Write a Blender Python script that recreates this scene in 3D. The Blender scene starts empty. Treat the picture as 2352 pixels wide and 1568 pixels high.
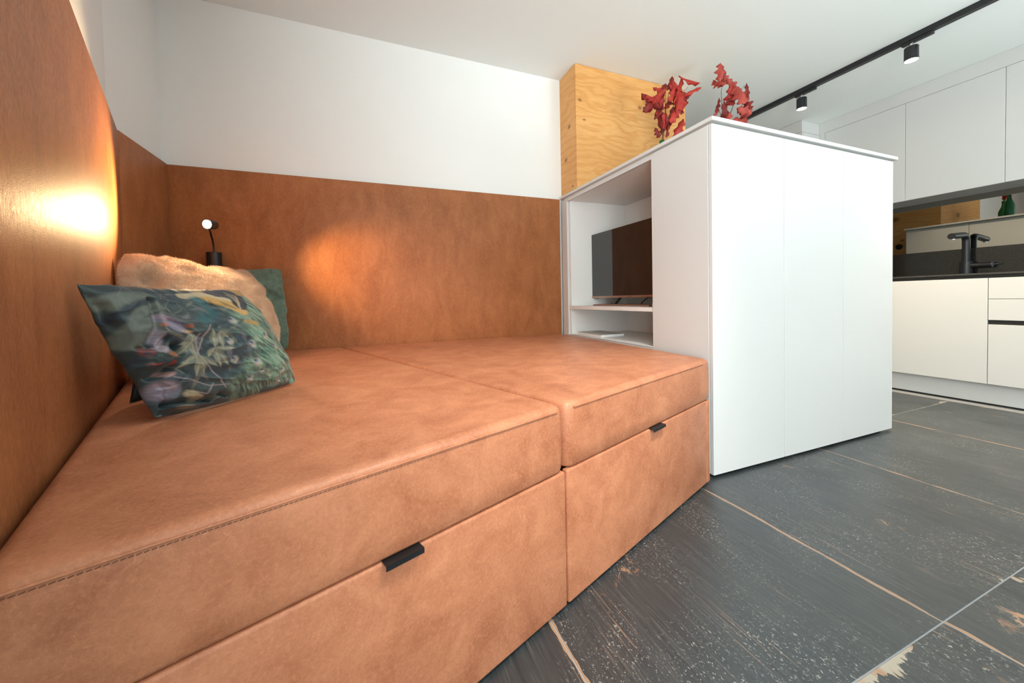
import bpy, bmesh, math, random
import numpy as np
from mathutils import Vector, Matrix

random.seed(7); rng = np.random.default_rng(7)
scn = bpy.context.scene
COL = scn.collection

# ------------------------------------------------------------------ camera
cam_d = bpy.data.cameras.new('camera'); cam = bpy.data.objects.new('camera', cam_d); COL.objects.link(cam)
YAW, PITCH, ROLL = 0.37662, 0.02470, -0.02055
cf = Vector((math.sin(YAW)*math.cos(PITCH), math.cos(YAW)*math.cos(PITCH), -math.sin(PITCH)))
cr = Vector((math.cos(YAW), -math.sin(YAW), 0)); cu = cr.cross(cf)
r2 = cr*math.cos(ROLL)+cu*math.sin(ROLL); u2 = -cr*math.sin(ROLL)+cu*math.cos(ROLL)
cam.matrix_world = Matrix(((r2.x,u2.x,-cf.x,0),(r2.y,u2.y,-cf.y,0),(r2.z,u2.z,-cf.z,0.79),(0,0,0,1)))
cam_d.sensor_width = 36; cam_d.sensor_fit = 'HORIZONTAL'
cam_d.lens = 850.0/2352*36; cam_d.shift_y = -77.0/2352
cam_d.clip_start = 0.01; cam_d.clip_end = 60
scn.camera = cam
# ------------------------------------------------------------------ world, light, exposure
world = bpy.data.worlds.new('world'); scn.world = world; world.use_nodes = True
wb = world.node_tree.nodes['Background']; wb.inputs[0].default_value = (0.80,0.90,1.0,1); wb.inputs[1].default_value = 1.0
def area_light(name, loc, rot, sx, sy, power, colr, spread=math.pi):
    d = bpy.data.lights.new(name,'AREA'); d.shape='RECTANGLE'; d.size=sx; d.size_y=sy; d.energy=power; d.color=colr; d.spread=spread
    o = bpy.data.objects.new(name,d); COL.objects.link(o); o.location=loc; o.rotation_euler=rot; return o
area_light('window_daylight', (-1.0,-1.66,1.22), (math.radians(90),0,math.radians(0)), 2.35, 1.9, 69, (0.965,1.0,0.975))
area_light('kitchen_fill', (2.95,-1.66,1.22), (math.radians(90),0,0), 1.25, 1.9, 3, (0.94,1.0,0.985))  # unseen window light, added to brighten the kitchen side
area_light('kitchen_uplight_fill', (2.95,-1.60,.62), (math.radians(142),0,0), 1.25, .7, 16, (0.92,1.0,0.99), math.radians(100))  # uplight added to brighten the kitchen ceiling
area_light('ceiling_uplight_fill', (-1.0,-1.60,.62), (math.radians(142),0,0), 2.35, .7, 42, (0.90,1.0,1.0), math.radians(110))  # uplight added low at the window to brighten the ceiling
_L=bpy.data.lights.new('seat_fill_spot','SPOT'); _L.energy=112; _L.spot_size=math.radians(60); _L.spot_blend=1.0; _L.color=(1,.95,.87); _L.shadow_soft_size=.10  # unseen spot without fixture, added to brighten the bench seat
_o=bpy.data.objects.new('seat_fill_spot',_L); COL.objects.link(_o); _o.location=(.85,.10,2.37); _o.rotation_euler=Vector((.54-.85,1.30-.10,.5-2.37)).to_track_quat('-Z','Y').to_euler()
vs = scn.view_settings
vs.view_transform='Standard'; vs.look='None'; vs.gamma=1.0; vs.use_curve_mapping=False; vs.exposure=0.85
scn.display_settings.display_device='sRGB'

# ------------------------------------------------------------------ object helpers
def lin(r,g,b):
    f=lambda c: (c/255/12.92) if c/255<=0.04045 else ((c/255+0.055)/1.055)**2.4
    return (f(r),f(g),f(b),1)
def link(name, me, mat=None, parent=None):
    o = bpy.data.objects.new(name, me); COL.objects.link(o)
    if mat is not None:
        for m in (mat if isinstance(mat,(list,tuple)) else [mat]): me.materials.append(m)
    if parent is not None:
        p = parent; off = Vector((0,0,0))
        while p is not None: off += p.location; p = p.parent
        o.parent = parent; o.location = (0,0,0)
        o.matrix_parent_inverse = Matrix.Translation(-off) if parent.parent is None else Matrix.Identity(4)
    return o
def obj(name, bm, mat=None, parent=None, smooth=False, angle=40):
    me = bpy.data.meshes.new(name); bmesh.ops.recalc_face_normals(bm, faces=bm.faces); bm.to_mesh(me); bm.free()
    if smooth:
        for p in me.polygons: p.use_smooth=True
        me.set_sharp_from_angle(angle=math.radians(angle))
    return link(name, me, mat, parent)
def tag(o, label, cat, group=None, kind=None):
    if label: o['label']=label
    if cat: o['category']=cat
    if group: o['group']=group
    if kind: o['kind']=kind
    return o
def thing(name, label, cat, loc, group=None):
    o = bpy.data.objects.new(name, None); COL.objects.link(o); o.location=loc; o.empty_display_size=.05
    return tag(o,label,cat,group)
def struct(name, bm, mat, **k):
    o = obj(name,bm,mat,**k); o['kind']='structure'; return o
def box(bm, x0,x1,y0,y1,z0,z1, bev=0, seg=2):
    vs_=[bm.verts.new(p) for p in ((x0,y0,z0),(x1,y0,z0),(x1,y1,z0),(x0,y1,z0),(x0,y0,z1),(x1,y0,z1),(x1,y1,z1),(x0,y1,z1))]
    fs=[bm.faces.new([vs_[i] for i in q]) for q in ((0,3,2,1),(4,5,6,7),(0,1,5,4),(1,2,6,5),(2,3,7,6),(3,0,4,7))]
    if bev>0:
        es=list({e for f in fs for e in f.edges})
        bmesh.ops.bevel(bm, geom=es, offset=bev, segments=seg, affect='EDGES', profile=.5)
    return bm
def bx(*a, bev=0, seg=2): return box(bmesh.new(), *a, bev=bev, seg=seg)
def prism(poly, z0, z1, bev=0, seg=4, bm=None):
    bm = bm or bmesh.new()
    b=[bm.verts.new((x,y,z0)) for x,y in poly]; t=[bm.verts.new((x,y,z1)) for x,y in poly]
    fs=[bm.faces.new(b[::-1]), bm.faces.new(t)]; n=len(poly)
    for i in range(n): fs.append(bm.faces.new((b[i],b[(i+1)%n],t[(i+1)%n],t[i])))
    if bev>0:
        es=list({e for f in fs for e in f.edges})
        bmesh.ops.bevel(bm, geom=es, offset=bev, segments=seg, affect='EDGES', profile=.5)
    return bm
def lathe(prof, c=(0,0,0), seg=24, bm=None, axis=None):
    bm = bm or bmesh.new(); rings=[]
    M = axis if axis is not None else Matrix.Identity(3)
    for r,z in prof:
        rings.append([bm.verts.new(Vector(c)+M@Vector((r*math.cos(2*math.pi*k/seg), r*math.sin(2*math.pi*k/seg), z))) for k in range(seg)])
    for a,b in zip(rings,rings[1:]):
        for k in range(seg): bm.faces.new((a[k],a[(k+1)%seg],b[(k+1)%seg],b[k]))
    bm.faces.new(rings[0][::-1]); bm.faces.new(rings[-1])
    return bm
def tube(pts, r, seg=10, bm=None, cap=True):
    bm = bm or bmesh.new(); pts=[Vector(p) for p in pts]; rings=[]; up=None
    for i,p in enumerate(pts):
        d=(pts[min(i+1,len(pts)-1)]-pts[max(i-1,0)]).normalized()
        if up is None: up=Vector((0,0,1)) if abs(d.z)<.9 else Vector((1,0,0))
        a=(up-d*up.dot(d)).normalized(); b=d.cross(a); up=a
        rr = r[i] if isinstance(r,(list,tuple)) else r
        rings.append([bm.verts.new(p+a*rr*math.cos(2*math.pi*k/seg)+b*rr*math.sin(2*math.pi*k/seg)) for k in range(seg)])
    for a,b in zip(rings,rings[1:]):
        for k in range(seg): bm.faces.new((a[k],a[(k+1)%seg],b[(k+1)%seg],b[k]))
    if cap: bm.faces.new(rings[0][::-1]); bm.faces.new(rings[-1])
    return bm
def look(d):
    d=Vector(d).normalized(); return d.to_track_quat('Z','Y').to_matrix()

# ------------------------------------------------------------------ material helpers
class N:
    def __init__(s, name):
        s.m=bpy.data.materials.new(name); s.m.use_nodes=True; s.t=s.m.node_tree; s.b=s.t.nodes['Principled BSDF']
    def n(s, typ, **k):
        nd=s.t.nodes.new(typ)
        for a,v in k.items():
            if a in nd.inputs: s.put(nd.inputs[a], v)
            else: setattr(nd,a,v)
        return nd
    def put(s, sock, v):
        if isinstance(v, bpy.types.NodeSocket): s.t.links.new(v, sock)
        else: sock.default_value=v
    def set(s, **k):
        for a,v in k.items(): s.put(s.b.inputs[a.replace('_',' ')], v)
    def co(s, out='Object', scale=(1,1,1), rot=(0,0,0), loc=(0,0,0)):
        tc=s.n('ShaderNodeTexCoord'); mp=s.n('ShaderNodeMapping')
        s.put(mp.inputs[0], tc.outputs[out]); mp.inputs['Scale'].default_value=scale; mp.inputs['Rotation'].default_value=rot; mp.inputs['Location'].default_value=loc
        return mp.outputs[0]
    def noise(s, vec, scale, detail=4, rough=.55, dist=0):
        nd=s.n('ShaderNodeTexNoise'); s.put(nd.inputs['Vector'],vec); nd.inputs['Scale'].default_value=scale; nd.inputs['Detail'].default_value=detail
        nd.inputs['Roughness'].default_value=rough; nd.inputs['Distortion'].default_value=dist; return nd.outputs['Fac']
    def ramp(s, fac, stops):
        nd=s.n('ShaderNodeValToRGB'); s.put(nd.inputs[0],fac); e=nd.color_ramp.elements
        while len(e)<len(stops): e.new(.5)
        for i,(p,c) in enumerate(stops):
            e[i].position=p; e[i].color = c if hasattr(c,'__len__') else (c,c,c,1)
        return nd.outputs[0]
    def math(s, op, a, b=0.0, clamp=False):
        nd=s.n('ShaderNodeMath'); nd.operation=op; nd.use_clamp=clamp; s.put(nd.inputs[0],a); s.put(nd.inputs[1],b); return nd.outputs[0]
    def mix(s, fac, a, b, mode='MIX'):
        nd=s.n('ShaderNodeMix'); nd.data_type='RGBA'; nd.blend_type=mode; s.put(nd.inputs[0],fac); s.put(nd.inputs[6],a); s.put(nd.inputs[7],b); return nd.outputs[2]
    def bump(s, h, strength=.3, dist=.001):
        nd=s.n('ShaderNodeBump'); s.put(nd.inputs['Height'],h); nd.inputs['Strength'].default_value=strength; nd.inputs['Distance'].default_value=dist
        s.t.links.new(nd.outputs[0], s.b.inputs['Normal']); return nd
def plain(name, col, rough=.5, metal=0, spec=.5, **k):
    m=N(name); m.set(Base_Color=col if len(col)==4 else (*col,1), Roughness=rough, Metallic=metal, Specular_IOR_Level=spec, **k); return m.m

def make_leather(name, stretch, dark, light, spec=.42):
    m=N(name); v=m.co(scale=stretch); v0=m.co()
    big=m.noise(v0,2.6,4,.6,.3); cloud=m.noise(v,11,7,.66,.6); fine=m.noise(v,170,4,.7,.6); vein=m.noise(v,55,6,.74,2.4)
    mixv=m.math('ADD',m.math('MULTIPLY',cloud,.7),m.math('MULTIPLY',big,.3))
    c=m.ramp(mixv,[(.37,(*dark,1)),(.63,(*light,1))])
    hi=tuple(min(1,x*1.28+.02) for x in light); lo=tuple(x*.72 for x in dark)
    c=m.mix(m.math('MULTIPLY',m.ramp(fine,[(.48,0.0),(.75,1.0)]),.45), c, (*hi,1))
    c=m.mix(m.math('MULTIPLY',m.ramp(fine,[(.25,1.0),(.45,0.0)]),.35), c, (*lo,1))
    c=m.mix(m.math('MULTIPLY',m.ramp(vein,[(.58,0.0),(.72,1.0)]),.50), c, (*hi,1))
    m.set(Base_Color=c, Roughness=m.ramp(fine,[(.3,.50),(.7,.38)]), Specular_IOR_Level=spec)
    vo=m.n('ShaderNodeTexVoronoi'); m.put(vo.inputs['Vector'],m.co()); vo.inputs['Scale'].default_value=420
    h=m.math('ADD', m.math('MULTIPLY',vo.outputs['Distance'],.4), m.math('MULTIPLY',fine,.8))
    m.bump(h,.22,.0012)
    return m.m
LEATHER=make_leather('leather_seat',(1,1,1),(.360,.124,.057),(.545,.222,.114)); LEATHER_SHADED=make_leather('leather_panel_shaded',(1,1,.4),(.29,.100,.034),(.41,.158,.060),.26)  # panel copy is darker and deeper, its dimmer warm light put into the colour
STITCH=plain('stitch_thread',(.17,.065,.03),.8)
WHITE=plain('white_lacquer',(.68,.685,.675),.38); WHITE_IN=plain('white_melamine',(.86,.87,.85),.45)
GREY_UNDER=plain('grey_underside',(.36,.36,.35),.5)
BLACK=plain('black_metal',(.012,.013,.015),.35,.0,.5); BLACK2=plain('black_recess',(.012,.012,.011),.6)
CHROME=plain('chrome',(.8,.8,.82),.12,1.0)
def make_paint(name,col):
    m=N(name); n=m.noise(m.co(),220,3,.6); m.set(Base_Color=col,Roughness=.85,Specular_IOR_Level=.2); m.bump(n,.08,.0008); return m.m
PAINT=make_paint('white_wall_paint',(.88,.90,.885,1)); CEIL=make_paint('white_ceiling_paint',(.83,.87,.86,1))
def make_wood():
    m=N('oak_veneer'); tc=m.n('ShaderNodeTexCoord'); sp=m.n('ShaderNodeSeparateXYZ'); m.put(sp.inputs[0],tc.outputs['Object'])
    g=m.math('ADD',sp.outputs[0],m.math('MULTIPLY',sp.outputs[1],-1.0))
    def vec(sx,sz,o=0):
        cb=m.n('ShaderNodeCombineXYZ'); m.put(cb.inputs[0],m.math('MULTIPLY',g,sx)); m.put(cb.inputs[1],m.math('MULTIPLY',sp.outputs[2],sz)); cb.inputs[2].default_value=o; return cb.outputs[0]
    warp=m.noise(vec(1.6,5.0,3),1.0,3,.5,.4)
    zz=m.math('ADD',m.math('MULTIPLY',sp.outputs[2],.8),m.math('MULTIPLY',warp,.42))
    cb=m.n('ShaderNodeCombineXYZ'); m.put(cb.inputs[0],m.math('MULTIPLY',g,.12)); m.put(cb.inputs[1],zz)
    rings=m.n('ShaderNodeTexWave'); rings.bands_direction='Y'; m.put(rings.inputs[0],cb.outputs[0]); rings.inputs['Scale'].default_value=6.0; rings.inputs['Distortion'].default_value=.8; rings.inputs['Detail'].default_value=2; rings.inputs['Detail Scale'].default_value=1.2
    fine=m.noise(vec(9,240),1.0,5,.65); board=m.noise(vec(.5,3.2,9),1.0,2,.5)
    c=m.ramp(rings.outputs['Fac'],[(.0,(.72,.365,.118,1)),(.35,(.79,.425,.150,1)),(1.0,(.82,.465,.175,1))])
    c=m.mix(m.math('MULTIPLY',m.ramp(fine,[(.38,1.0),(.60,0.0)]),.50),c,(.55,.24,.068,1))
    c=m.mix(m.math('MULTIPLY',m.ramp(board,[(.35,0.0),(.65,1.0)]),.40),c,(.66,.30,.085,1))
    for kx,kz,kr in ((2.03-2.256,2.26,.034),(1.96-2.256,2.205,.018),(1.435-2.256,2.17,.016),(1.47-2.256,2.04,.012),(1.58-2.256,1.61,.015),(1.40-2.35,2.02,.02),(1.40-2.40,1.80,.02),(1.40-2.31,1.585,.012),(2.41-2.68,1.72,.05),(2.41-2.60,1.44,.02)):
        dx=m.math('MULTIPLY',m.math('SUBTRACT',g,kx),.7); dz=m.math('SUBTRACT',sp.outputs[2],kz)
        dd=m.math('SQRT',m.math('ADD',m.math('MULTIPLY',dx,dx),m.math('MULTIPLY',dz,dz)))
        dd=m.math('ADD',dd,m.math('MULTIPLY',m.math('SUBTRACT',m.noise(vec(30,60,kx*10),1,3),.5),kr*.9))
        mp=m.n('ShaderNodeMapRange'); m.put(mp.inputs[0],dd); mp.inputs[1].default_value=kr; mp.inputs[2].default_value=kr*.25; mp.inputs[3].default_value=0; mp.inputs[4].default_value=.85
        c=m.mix(mp.outputs[0],c,(.20,.085,.025,1))
    m.set(Base_Color=c,Roughness=.5,Specular_IOR_Level=.3); m.bump(fine,.15,.0006); return m.m
OAK=make_wood()
def make_tile():
    m=N('worn_slate_tile'); tc=m.n('ShaderNodeTexCoord'); oi=m.n('ShaderNodeObjectInfo')
    ofs=m.n('ShaderNodeVectorMath'); ofs.operation='SCALE'; ofs.inputs[0].default_value=(7.1,13.7,5.3); m.put(ofs.inputs['Scale'],oi.outputs['Random'])
    ad=m.n('ShaderNodeVectorMath'); ad.operation='ADD'; m.put(ad.inputs[0],tc.outputs['Object']); m.put(ad.inputs[1],ofs.outputs[0]); V=ad.outputs[0]
    def sc(x,y):
        mp=m.n('ShaderNodeMapping'); m.put(mp.inputs[0],V); mp.inputs['Scale'].default_value=(x,y,1); return mp.outputs[0]
    grain=m.noise(sc(1,.03),260,4,.65); grain2=m.noise(sc(1,.05),110,6,.72,.4); cloud=m.noise(sc(1,1),3.0,4,.6)
    c=m.ramp(grain2,[(.3,(.016,.022,.026,1)),(.7,(.046,.056,.060,1))])
    c=m.mix(m.math('MULTIPLY',m.ramp(grain,[(.55,0.0),(.72,1.0)]),.5),c,(.15,.14,.125,1))
    # long thin brown scratches along the grain
    scr=m.math('MULTIPLY',m.ramp(m.noise(sc(1,.022),170,3,.55),[(.64,0.0),(.69,1.0)]),m.ramp(m.noise(sc(1,.35),9,3,.6),[(.48,0.0),(.62,1.0)]))
    c=m.mix(m.math('MULTIPLY',scr,.8),c,(.36,.22,.14,1))
    # pale chipped flecks in clusters
    fl=m.math('MULTIPLY',m.ramp(m.noise(sc(1,.7),190,3,.6,.7),[(.60,0.0),(.645,1.0)]),m.ramp(m.noise(sc(1,.8),5.2,5,.65),[(.42,0.0),(.64,1.0)]))
    c=m.mix(m.math('MULTIPLY',fl,.8),c,(.44,.43,.40,1))
    # bare ochre patches, a few per tile
    pa=m.math('MULTIPLY',m.ramp(m.noise(sc(1,.6),26,5,.7,.6),[(.57,0.0),(.61,1.0)]),m.ramp(m.noise(sc(1,.9),2.6,3,.55),[(.62,0.0),(.70,1.0)]))
    c=m.mix(m.math('MULTIPLY',pa,.85),c,(.50,.27,.14,1))
    # rubbed tile edges
    sp=m.n('ShaderNodeSeparateXYZ'); m.put(sp.inputs[0],tc.outputs['Object'])
    ax=m.math('SUBTRACT',.4285,m.math('ABSOLUTE',sp.outputs[0])); ay=m.math('SUBTRACT',.4285,m.math('ABSOLUTE',sp.outputs[1]))
    en=m.noise(sc(1,.35),11,4,.65)
    ex=m.math('LESS_THAN',ax,m.math('MULTIPLY',m.ramp(en,[(.42,0.0),(.85,1.0)]),.015))
    ey=m.math('LESS_THAN',ay,m.math('MULTIPLY',m.math('MULTIPLY',m.ramp(m.noise(sc(1,1),5,3,.6),[(.58,0.0),(.78,1.0)]),m.ramp(m.noise(sc(1,.05),90,3,.6),[(.35,.2),(.6,1.0)])),.10))
    c=m.mix(m.math('MULTIPLY',ex,.8),c,(.46,.27,.15,1)); c=m.mix(m.math('MULTIPLY',ey,.75),c,m.ramp(en,[(.4,(.46,.23,.11,1)),(.55,(.50,.44,.34,1))]))
    m.set(Base_Color=c,Roughness=m.ramp(cloud,[(.3,.27),(.7,.42)]),Specular_IOR_Level=.8)
    m.bump(m.math('ADD',m.math('MULTIPLY',grain,.7),m.math('MULTIPLY',grain2,.6)),.35,.0012); return m.m
TILE=make_tile(); GROUT=plain('grey_grout',(.30,.31,.32),.8)
def make_fleck(name,base,fleck,rough):
    m=N(name); n=m.noise(m.co(),420,2,.5); m.set(Base_Color=m.ramp(n,[(.5,base),(.7,fleck)]),Roughness=rough); return m.m
GRANITE=make_fleck('dark_granite',(.014,.014,.013,1),(.024,.024,.022,1),.10); GRANITE_M=make_fleck('dark_granite_edge',(.035,.034,.032,1),(.09,.09,.085,1),.5)
MIRROR=plain('grey_tinted_mirror',(.33,.33,.31),.01,1.0)
GLASSG=N('green_bottle_glass'); GLASSG.set(Base_Color=(.02,.33,.12,1),Roughness=.05,Transmission_Weight=.75,IOR=1.45,Specular_IOR_Level=.5); GLASSG=GLASSG.m
SCREEN=plain('tv_screen',(.006,.006,.006),.03,0,.9); COPPER=plain('tv_rose_metal',(.42,.27,.20),.35,.8)
def emit(name,col,st):
    m=N(name); m.set(Base_Color=(1,1,1,1),Emission_Color=col,Emission_Strength=st); return m.m
LED=emit('warm_led',(1,.80,.52,1),60); LED2=emit('warm_spot_lens',(1,.86,.66,1),40)

# ------------------------------------------------------------------ room shell
ZC=2.419; YW=2.478; XW=4.452
UX,UY=0.939,0.344; VX,VY=-0.344,0.939           # sofa axes: along its front, and towards the back
def sofa(a,b): return (-.46+UX*a+VX*b, .75+UY*a+VY*b)
BACK=-1.72
fl=struct('floor', bx(-2.6,4.6,-2.0,5.0,-.06,-.0012), GROUT)
T=.86
tile_bm=bx(-.4285,.4285,-.4285,.4285,-.010,0,bev=.0008,seg=1)
tile_me=bpy.data.meshes.new('tile'); tile_bm.to_mesh(tile_me); tile_bm.free(); tile_me.materials.append(TILE)
for i in range(-3,5):
    for j in range(-2,6):
        o=bpy.data.objects.new('tile',tile_me); COL.objects.link(o); o.parent=fl
        o.location=(.40+T*(i+.5), .43+T*(j-.5)-.0, random.uniform(-.0004,0))
        if (i+j)%2: o.rotation_euler=(0,0,math.pi)
        if o.location.x>4.15: bpy.data.objects.remove(o)
struct('ceiling', bx(-2.6,4.6,-2.0,5.0,ZC,ZC+.08), CEIL)
w1=sofa(-.04,1.42); w0=sofa(-.04,-.45)
XL=-.967
struct('wall_back', bx(XL-.12,2.36,YW,YW+.14,-.004,ZC), PAINT)
struct('wall_left', prism([(XL,YW+.14),(XL-.12,YW+.14),(XL-.12,1.9),(XL,2.041)],-.004,ZC), PAINT)
p0=sofa(-.04,-1.02); p0b=sofa(-.16,-1.02); pe=(XL,2.041)  # unseen near end of the wall, stretched to keep window light off the bench
struct('wall_oblique', prism([p0,pe,(XL-.12,1.96),p0b],-.004,ZC), PAINT)
struct('wall_near', prism([p0b,(-2.5,p0b[1]),(-2.5,p0b[1]-.1),(p0b[0]-.02,p0b[1]-.1)],-.004,ZC), PAINT)
struct('wall_far', bx(-.2,4.6,4.55,4.65,-.004,ZC), PAINT)
struct('wall_right', bx(XW,XW+.1,-1.8,4.6,-.004,ZC), PAINT)
struct('wall_west', bx(-2.6,-2.5,-1.8,.4,-.004,ZC), PAINT)
# window wall behind the camera: wide glazed opening, second one added to brighten kitchen
bm=bx(-2.6,-2.2,BACK-.1,BACK,-.004,ZC); box(bm,.2,2.3,BACK-.1,BACK,-.004,ZC); box(bm,3.6,4.6,BACK-.1,BACK,-.004,ZC)
for a,b in ((-2.2,.2),(2.3,3.6)): box(bm,a,b,BACK-.1,BACK,2.2,ZC); box(bm,a,b,BACK-.1,BACK,-.004,.24)
struct('wall_window', bm, PAINT)
def window_frame(a,b,cuts):
    bm=bmesh.new()
    for x in [a]+cuts+[b-.05]: box(bm,x,x+.05,BACK-.07,BACK-.01,.24,2.2)
    xs=[a]+cuts+[b-.05]
    for x0,x1 in zip(xs,xs[1:]): box(bm,x0+.05,x1,BACK-.07,BACK-.01,.24,.29); box(bm,x0+.05,x1,BACK-.07,BACK-.01,2.15,2.2)
    return bm
struct('window_added', window_frame(2.3,3.6,[]), WHITE)  # unseen window, added with its fill lamps to brighten the kitchen
struct('window_1', window_frame(-2.2,.2,[-1.02]), WHITE)

# ------------------------------------------------------------------ wood clad pier behind the cabinet
pier=thing('wood_pier','oak veneered pier above the white cabinet reaching the ceiling','pier',(1.9,2.6,0))
obj('front_panel', bx(1.402,2.41,2.256,2.274,1.5375,ZC-.002), OAK, pier)
obj('left_panel', bx(1.4,1.418,2.2745,2.477,1.5375,ZC-.002), OAK, pier)
obj('core', bx(1.419,2.39,2.275,2.477,1.5375,ZC-.003), PAINT, pier)
obj('side_panel', bx(2.392,2.41,2.475,4.5,0.001,ZC-.002), OAK, pier)
obj('side_panel', bx(2.3905,2.41,2.2745,2.4745,1.5375,ZC-.002), OAK, pier)
sk=obj('dimmer_plate', lathe([(.036,0),(.036,.004),(.028,.006),(.022,.006)],(2.4103,2.63,1.36),24,axis=look((1,0,0))), BLACK, pier)

# ------------------------------------------------------------------ sofa
ZS=.523
FR=(-.371,.507)
def onfront(a, off=0):   # point on the sofa front line, a metres right of the seat gap
    return (.4600+UX*a+UY*off, .8120+UY*a-VY*off)
GAP_L=onfront(-.0025); GAP_R=onfront(.0025)
def back_of(p, y): t=(y-p[1])/VY; return (p[0]+VX*t, y)
YB=2.436
bench1=thing('sofa_bench','tan leather storage bench with four cushions in the corner','sofa',(-.3,1.4,0),'built-in leather benches')
bench2=thing('sofa_bench','tan leather storage bench butting against the white cabinet','sofa',(.8,1.6,0),'built-in leather benches')
def inset(pts,d):
    n=len(pts); out=[]
    A=sum(pts[i][0]*pts[(i+1)%n][1]-pts[(i+1)%n][0]*pts[i][1] for i in range(n)); s=1 if A>0 else -1
    for i in range(n):
        p=Vector((*pts[i-1],0)); q=Vector((*pts[i],0)); r=Vector((*pts[(i+1)%n],0))
        e1=(q-p).normalized(); e2=(r-q).normalized(); n1=Vector((-e1.y,e1.x,0))*s; n2=Vector((-e2.y,e2.x,0))*s
        k=d/(1+n1.dot(n2)); out.append(((q+(n1+n2)*k).x,(q+(n1+n2)*k).y))
    return out
def cushion(poly, parent):
    """soft block: rings around the plan, rounded edges, slightly crowned top"""
    bm=bmesh.new(); n0=len(poly)
    # round the vertical corners, then resample every side
    pts=[]
    for i in range(n0):
        p,q,r=Vector(poly[i-1]),Vector(poly[i]),Vector(poly[(i+1)%n0]); R=.034
        a=q+(p-q).normalized()*R; b=q+(r-q).normalized()*R
        for k in range(5):
            t=k/4; pts.append(tuple((a*(1-t)**2+q*2*t*(1-t)+b*t*t)))
    full=[]
    for i in range(len(pts)):
        a,b=Vector(pts[i]),Vector(pts[(i+1)%len(pts)]); m=max(1,int((b-a).length/.06))
        for k in range(m): full.append(tuple(a+(b-a)*(k/m)))
    prof=[(.010,.3545),(.003,.3565),(0,.362),(-.0015,.40),(-.002,.44),(-.001,.485),(0,.500),(.0012,.507),(.004,.5135),(.009,.5180),(.0145,.5209),(.0190,.5222),(.0240,.5226)]
    rings=[]
    for d,z in prof:
        rings.append([bm.verts.new((x,y,z+ (0.0008*math.sin(9*x+5*y) if .36<z<.5 else 0))) for x,y in inset(full,max(d,-.002))])
    for a,b in zip(rings,rings[1:]):
        for k in range(len(full)): bm.faces.new((a[k],a[(k+1)%len(full)],b[(k+1)%len(full)],b[k]))
    bm.faces.new(rings[0][::-1]); top=rings[-1]; nt=len(top)
    cv=bm.verts.new((sum(v.co.x for v in top)/nt,sum(v.co.y for v in top)/nt,.5232))
    for k in range(nt): bm.faces.new((top[k],top[(k+1)%nt],cv))
    o=obj('seat_cushion',bm,LEATHER,parent,smooth=True,angle=60)
    for p in o.data.polygons:
        if len(p.vertices)>4: p.use_smooth=False
    return o
c1poly=[FR,GAP_L,back_of(GAP_L,YB),(-.926,YB),(-.926,2.045)]
c1poly[-1]=(-.926,2.051); c1poly[0]=(-.3665,.5085)
R2=(1.318,1.1255)
c2poly=[GAP_R,(1.338,1.1336),(1.3675,YB),back_of(GAP_R,YB)]
cu1=cushion(c1poly,bench1); cu2=cushion(c2poly,bench2)
def stitches(par,a0,a1):
    bm=bmesh.new(); a=a0
    while a<a1:
        x,y=onfront(a,.0006); x2,y2=onfront(a+.0046,.0006); tube([(x,y,.5045),(x2,y2,.5052)],.00065,4,bm); a+=.0064
    o=obj('stitching',bm,STITCH,par); o['kind']='stuff'
    bm=bmesh.new(); k=int((a1-a0)/.05); tube([(*onfront(a0+(a1-a0)*i/k,-.0012),.5088) for i in range(k+1)],.0024,8,bm)
    return obj('seam_welt',bm,LEATHER,par,smooth=True)
stitches(cu1,-.862,-.033); stitches(cu2,.033,.858)
def slab_front(a0,a1,z0,z1,th=.02,bev=.006):
    return prism([onfront(a0,0),onfront(a1,0),onfront(a1,-th),onfront(a0,-th)],z0,z1,bev,3)
# drawer fronts, side filler, hidden carcass
df1=obj('drawer_front',slab_front(-.884,-.0035,.008,.3525),LEATHER,bench1,smooth=True)
df2=obj('drawer_front',slab_front(.0025,.893,.008,.3525),LEATHER,bench2,smooth=True)
obj('end_filler',slab_front(.896,.925,.008,.35,.02,.004),LEATHER,bench2,smooth=True)
def carcass(poly,par): obj('carcass',prism(inset(poly,.024),.004,.353),BLACK2,par)
carcass(c1poly,bench1); carcass(c2poly,bench2)
def tab(a0,a1,par):
    bm=bmesh.new()
    prism([onfront(a0,.0145),onfront(a1,.0145),onfront(a1,-.012),onfront(a0,-.012)],.3512,.3538,bm=bm)
    prism([onfront(a0,.0145),onfront(a1,.0145),onfront(a1,.0123),onfront(a0,.0123)],.3445,.3512,bm=bm)
    obj('pull_tab',bm,BLACK,par)
tab(-.474,-.405,df1); tab(.424,.505,df2)

# upholstered wall panels
ZP0,ZP1=.36,1.522
pn=obj('wall_panel',bx(-.962,1.3655,2.440,2.476,ZP0,ZP1,bev=.008,seg=4),LEATHER_SHADED,smooth=True)
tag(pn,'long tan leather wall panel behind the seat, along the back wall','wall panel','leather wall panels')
pn=obj('wall_panel',bx(-.964,-.930,2.034,2.4385,ZP0,ZP1,bev=.004,seg=3),LEATHER_SHADED,smooth=True)
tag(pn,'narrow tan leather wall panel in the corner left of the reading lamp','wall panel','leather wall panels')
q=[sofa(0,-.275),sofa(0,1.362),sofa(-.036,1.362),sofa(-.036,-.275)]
pn=obj('wall_panel',prism(q,ZP0,ZP1,.016,5),LEATHER_SHADED,smooth=True)
tag(pn,'big tan leather wall panel at the left with a bright lamp glow','wall panel','leather wall panels')

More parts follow.
